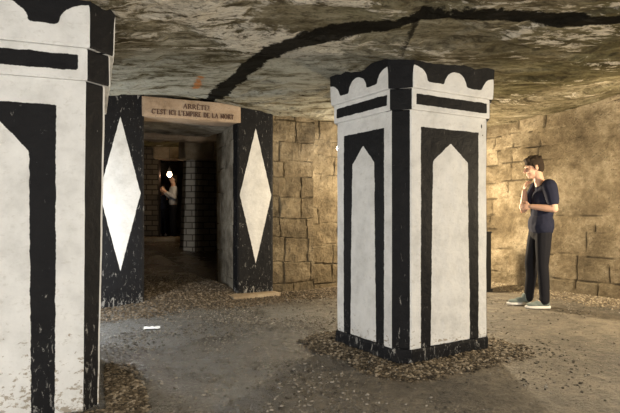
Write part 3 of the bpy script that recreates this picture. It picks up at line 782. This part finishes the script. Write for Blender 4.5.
def px(p, q, y=0.):                      # helper for the man's pose, metres from the photographed outline
    return Vector(((p-536)/85.8, y, (308.0-q)/85.8))
mx, my = (536-310)/F*6.29, 6.29
man = empty('person', (mx, my, float(ground(mx, my))+.004), math.radians(-8), 'standing person in a navy T-shirt and black jeans holding hand to chin', 'person')
B = Blob()
# head, turned to the left of the photo and a little down
hc = px(533.5, 169.0)
RH = Matrix.Rotation(math.radians(-14), 3, 'Y')
def Hd(x, y, z): return hc+RH @ Vector((x, y, z))
B.ell(Hd(.012, 0, .025), (.095, .075, .092), RH); B.ell(Hd(-.035, 0, -.035), (.055, .056, .082), RH)
B.ell(Hd(-.058, 0, -.095), (.030, .032, .024), RH); B.cap(Hd(-.02, 0, -.085), Hd(-.06, 0, -.095), .045, .028)
B.cap(Hd(-.090, 0, .005), Hd(-.112, 0, -.030), .009, .014, 8); B.ell(Hd(-.108, .010, -.034), (.012, .009, .008)); B.ell(Hd(-.108, -.010, -.034), (.012, .009, .008))
B.cap(Hd(-.088, -.020, -.064), Hd(-.088, .020, -.064), .0085, .0085, 8); B.cap(Hd(-.086, -.018, -.074), Hd(-.086, .018, -.074), .0085, .0085, 8)
B.cap(Hd(-.078, -.045, .022), Hd(-.088, -.012, .024), .010, .009, 8); B.cap(Hd(-.078, .045, .022), Hd(-.088, .012, .024), .010, .009, 8)
for s_ in (-1, 1):
    B.ell(Hd(.015, s_*.078, -.012), (.020, .009, .032), RH); B.ell(Hd(-.062, s_*.045, -.03), (.022, .022, .022))
B.cap(Hd(.025, 0, -.055), px(541, 190), .055, .060)
# trunk and legs under the clothes
for c, r in (((.085, 0, 1.33), (.07, .15, .055)), ((.075, 0, 1.22), (.105, .150, .13)), ((.05, 0, 1.05), (.095, .135, .13)), ((.05, 0, .94), (.10, .150, .10))): B.ell(c, r)
nh, nk, na = Vector((.06, -.085, .90)), Vector((.045, -.10, .49)), Vector((.065, -.11, .09))
fh, fk, fa = Vector((.04, .085, .90)), Vector((-.035, .11, .50)), Vector((-.05, .12, .09))
for h, k, a in ((nh, nk, na), (fh, fk, fa)): B.chain([(h, .08), (k, .052), (k+Vector((.01, 0, -.12)), .050), (a, .036), (a+Vector((-.09, 0, -.045)), .03)])
# near arm: elbow at the back, forearm across the chest; far arm: forearm upright, hand at the chin
ns, ne, nw = Vector((.105, -.175, 1.385)), Vector((.135, -.235, 1.135)), Vector((-.085, -.12, 1.165))
fs, fe, fw = Vector((.06, .165, 1.385)), Vector((-.115, .10, 1.13)), Vector((-.125, .015, 1.345))
B.chain([(ns, .055), (ne, .041), (ne.lerp(nw, .35), .042), (nw, .027)])
B.chain([(fs, .055), (fe, .041), (fe.lerp(fw, .35), .042), (fw, .027)])
hand(B, nw, (-.9, .45, -.05), (-.35, -.9, .2), (0, .15, 1), .75)
hand(B, fw, (.12, 0, .99), (-.95, .1, .15), (.1, -.95, .1), .95, .95)
B.build('body', M['skin'], man, .0055, 2)
for s_ in (-1, 1): Blob().ell(Hd(-.0835, s_*.030, .004), (.008, .011, .007)).build('eye', M['eye'], man, .003, 0)
T_ = Blob()
for c, r in (((.090, 0, 1.36), (.085, .175, .065)), ((.080, 0, 1.25), (.125, .172, .14)), ((.065, 0, 1.10), (.125, .160, .15)), ((.055, 0, .97), (.142, .192, .14))): T_.ell(c, r)
T_.cap((.055, -.07, .93), (.055, .07, .93), .130, .130)
T_.chain([(ns+Vector((-.005, .015, .005)), .088), (ns.lerp(ne, .35), .078), (ns.lerp(ne, .62), .072)])
T_.chain([(fs+Vector((0, -.01, .005)), .088), (fs.lerp(fe, .35), .078), (fs.lerp(fe, .6), .072)])
T_.cap(px(541, 191), px(541.5, 188), .072, .066)
o = T_.build('t_shirt', M['navy'], man, .008, 4)
J = Blob(); J.ell((.05, 0, .86), (.115, .165, .10))
for h, k, a in ((nh, nk, na), (fh, fk, fa)): J.chain([(h+Vector((0, 0, .0)), .098), (h.lerp(k, .5), .085), (k, .067), (k+Vector((.012, 0, -.14)), .064), (a+Vector((0, 0, .03)), .056)]); J.cap(a+Vector((0, 0, .04)), a+Vector((-.004, 0, 0)), .056, .060)
J.build('jeans', M['jeans'], man, .008, 3)
Hh = Blob(); rr = random.Random(3)
Hh.ell(Hd(.022, 0, .052), (.105, .086, .078), RH); Hh.ell(Hd(.055, 0, .0), (.068, .080, .085), RH); Hh.cap(Hd(-.05, -.04, .098), Hd(-.05, .04, .098), .030, .030)
for s_ in (-1, 1): Hh.cap(Hd(-.012, s_*.074, .035), Hd(-.006, s_*.078, -.012), .012, .008, 8)
for i in range(46):
    t = rr.uniform(0, 6.28); q = rr.uniform(.15, 1.0); v = Vector((.02+.095*q*math.cos(t), .078*q*math.sin(t), .052+.075*math.sqrt(max(0, 1-q*q*.8))))
    Hh.cap(Hd(*v), Hd(v.x+rr.uniform(-.03, .01), v.y+rr.uniform(-.015, .015), v.z+rr.uniform(.0, .018)), .014, .006, 6)
Hh.build('hair', M['hair'], man, .006, 1)
shoe(man, (.065, -.11), 0, 0, .05); shoe(man, (-.09, .12), 0, 0, .10)

# far visitors in the passage
def visitor(x, y, rz, hgt, top, legs, label, arm_up=True):
    k = hgt/1.75; root = empty('person', (x, y, float(ground(x, y))+.003), rz, label, 'person')
    root.scale = (k, k, k)
    B = Blob(); B.ell((0, 0, 1.63), (.078, .095, .115)); B.ell((0, -.03, 1.58), (.055, .065, .085)); B.cap((0, -.095, 1.62), (0, -.11, 1.60), .010, .014, 8)
    for s_ in (-1, 1): B.ell((s_*.078, .0, 1.60), (.009, .018, .03))
    B.cap((0, 0, 1.40), (0, 0, 1.53), .058, .052)
    B.ell((0, 0, 1.25), (.15, .09, .19)); B.ell((0, 0, .98), (.14, .095, .15))
    for s_ in (-1, 1):
        B.chain([((s_*.085, 0, .92), .078), ((s_*.09, -.015, .50), .052), ((s_*.09, .01, .09), .036), ((s_*.10, -.09, .04), .032)])
        sh = Vector((s_*.175, 0, 1.38)); el = Vector((s_*.21, -.02, 1.12)); wr = Vector((s_*.11, -.24, 1.28)) if arm_up else Vector((s_*.2, -.12, .9))
        B.chain([(sh, .05), (el, .04), (wr, .027)]); hand(B, wr, Vector((0, -.5, .8)) if arm_up else (0, -.2, -1), (s_*1, 0, .1), (0, -1, 0), .6)
    B.build('body', M['skin'], root, .010, 2)
    T_ = Blob(); T_.ell((0, 0, 1.27), (.185, .12, .17)); T_.ell((0, 0, 1.02), (.17, .125, .19))
    for s_ in (-1, 1):
        sh = Vector((s_*.175, 0, 1.37)); el = Vector((s_*.21, -.02, 1.12)); wr = Vector((s_*.11, -.24, 1.28)) if arm_up else Vector((s_*.2, -.12, .9))
        T_.chain([(sh, .066), (el, .056), (el.lerp(wr, .8), .042)])
    T_.build('shirt', top, root, .012, 3)
    J = Blob(); J.ell((0, 0, .90), (.165, .12, .10))
    for s_ in (-1, 1): J.chain([((s_*.085, 0, .88), .095), ((s_*.09, -.01, .5), .068), ((s_*.09, .01, .10), .056)])
    J.build('trousers', legs, root, .012, 3)
    Hh = Blob(); Hh.ell((0, .025, 1.665), (.088, .095, .10)); Hh.ell((0, .05, 1.60), (.08, .06, .09)); Hh.build('hair', M['hair'], root, .010, 2)
    for s_ in (-1, 1):
        q = Blob(); q.ell((s_*.095, -.05, .045), (.048, .125, .042)); q.cap((s_*.09, .01, .05), (s_*.09, .01, .10), .045, .045); q.build('shoe', M['sole'], root, .010, 2)
    return root
visitor((173.5-310)/F*12.9, 12.9, math.radians(-62), 1.56, M['grey_shirt'], M['jeans'], 'distant person in a light grey top turned sideways in the passage')
visitor((162.8-310)/F*14.5, 14.5, math.radians(20), 1.37, M['dark_coat'], M['jeans'], 'distant person in dark clothes half hidden at the end of the passage')

# ------------------------------------------------------------------ lamps
def emit(name, col, s):
    m = bpy.data.materials.new(name); m.use_nodes = True; b = m.node_tree.nodes['Principled BSDF']
    b.inputs['Base Color'].default_value = (.8, .8, .8, 1); b.inputs['Emission Color'].default_value = (*col, 1); b.inputs['Emission Strength'].default_value = s; return m
M['glow'] = emit('warm_bulb_glass', (1, .72, .42), 22); M['glow2'] = emit('white_bulb_glass', (1, .93, .82), 16)
def bulb_lamp(loc, rz, r, mat, label, hang=0.):
    root = empty('bulb_lamp', loc, rz, label, 'lamp')
    B = Blob(); B.ell((0, 0, 0), (r, r, r*1.15)); B.cap((0, 0, r*.8), (0, 0, r*1.5), r*.55, r*.45); B.build('bulb', mat, root, r*.2, 2)
    B = Blob(); B.cap((0, 0, r*1.5), (0, 0, r*2.4), r*.62, r*.62)
    if hang: B.cap((0, 0, r*2.3), (0, 0, hang), .006, .006, 6)
    else: B.cap((0, 0, r*2.2), (0, .16, r*2.4), .012, .012, 8); B.ell((0, .17, r*2.4), (.05, .02, .05))
    B.build('holder', M['black_metal'], root, r*.18, 1); return root
bulb_lamp(((169.5-310)/F*12.3, 12.3, H+(HOR-174.5)/F*12.3), 0, .055, M['glow'], 'glowing bare bulb hanging near the distant people in the passage', hang=.62)
lx, ly = (337.2-310)/F*7.42, 7.42
bulb_lamp((lx+.014, ly, H+(HOR-148.5)/F*7.42), ANG-1.7, .024, M['glow2'], 'small bright wall bulb half hidden behind the central pillar')

# black upright housing behind the centre pillar
x, y = (481.6-310)/F*7.55, 7.55
hs = empty('equipment_box', (x, y, float(ground(x, y))), ANG, 'black upright metal housing half hidden behind the central pillar', 'box')
def bev_box(name, c, s, mat, parent, bv=.008):
    bm = bmesh.new(); bmesh.ops.create_cube(bm, size=1); bmesh.ops.scale(bm, vec=s, verts=bm.verts); bmesh.ops.bevel(bm, geom=bm.edges[:], offset=bv, segments=2, affect='EDGES', profile=.5)
    bmesh.ops.translate(bm, vec=c, verts=bm.verts); me = bpy.data.meshes.new(name); bm.to_mesh(me); bm.free(); me.materials.append(mat)
    o = bpy.data.objects.new(name, me); COL.objects.link(o); o.parent = parent; return o
bev_box('casing', (0, 0, .42), (.14, .22, .80), M['black_metal'], hs); bev_box('lid', (0, 0, .825), (.16, .24, .02), M['black_metal'], hs, .004); bev_box('base', (0, 0, .015), (.17, .25, .05), M['black_metal'], hs, .006)

def lamp(name, loc, power, col, r=.12, spot=None, aim=None):
    l = bpy.data.lights.new(name, 'SPOT' if spot else 'POINT'); l.energy = power; l.color = col; l.shadow_soft_size = r
    o = bpy.data.objects.new(name, l); COL.objects.link(o); o.location = loc
    if spot:
        l.spot_size = math.radians(spot); l.spot_blend = .6
        o.rotation_euler = (Vector(aim)-Vector(loc)).to_track_quat('-Z', 'Y').to_euler()
    return o
WARM, WHITE, COOL = (1., .82, .56), (1., .975, .93), (.92, .96, 1.)
lamp('corner_lamp', (1.65, 7.55, 1.25), 270, WARM, .08)
lamp('right_lamp', (3.75, 4.6, 1.35), 260, WARM, .10)
lamp('left_lamp', (-2.45, 4.85, .8), 80, COOL, .10)
lamp('front_fill', (1.6, -1.2, .9), 460, WHITE, .3)  # unseen fill added behind the camera for general front light
lamp('front_fill', (-2.6, -.8, .9), 290, WHITE, .3)  # second added fill, behind the camera on the left
lamp('wall_bulb_light', (lx-.02, ly-.12, 2.0), 5, WHITE, .04)
lamp('passage_light', (-3.15, 12.0, 1.95), 5, (1, .7, .4), .05)
lamp('passage_light', (-3.75, 13.6, 2.0), 1.2, (1, .6, .4), .05)
lamp('passage_light', (-1.9, 8.9, 2.25), .9, (1, .85, .6), .08)

w = bpy.data.worlds.new('World'); S.world = w; w.use_nodes = True
w.node_tree.nodes['Background'].inputs[0].default_value = (.02, .02, .022, 1); w.node_tree.nodes['Background'].inputs[1].default_value = 1.

cam = bpy.data.cameras.new('camera'); co = bpy.data.objects.new('camera', cam); COL.objects.link(co)
co.location = (0, 0, H); co.rotation_euler = (math.pi/2, 0, 0); cam.sensor_width = 36; cam.lens = F/620*36; cam.shift_y = (HOR-206.5)/620
cam.clip_start = .05; S.camera = co
S.view_settings.view_transform = 'Standard'; S.view_settings.look = 'None'; S.view_settings.gamma = 1; S.view_settings.exposure = .36
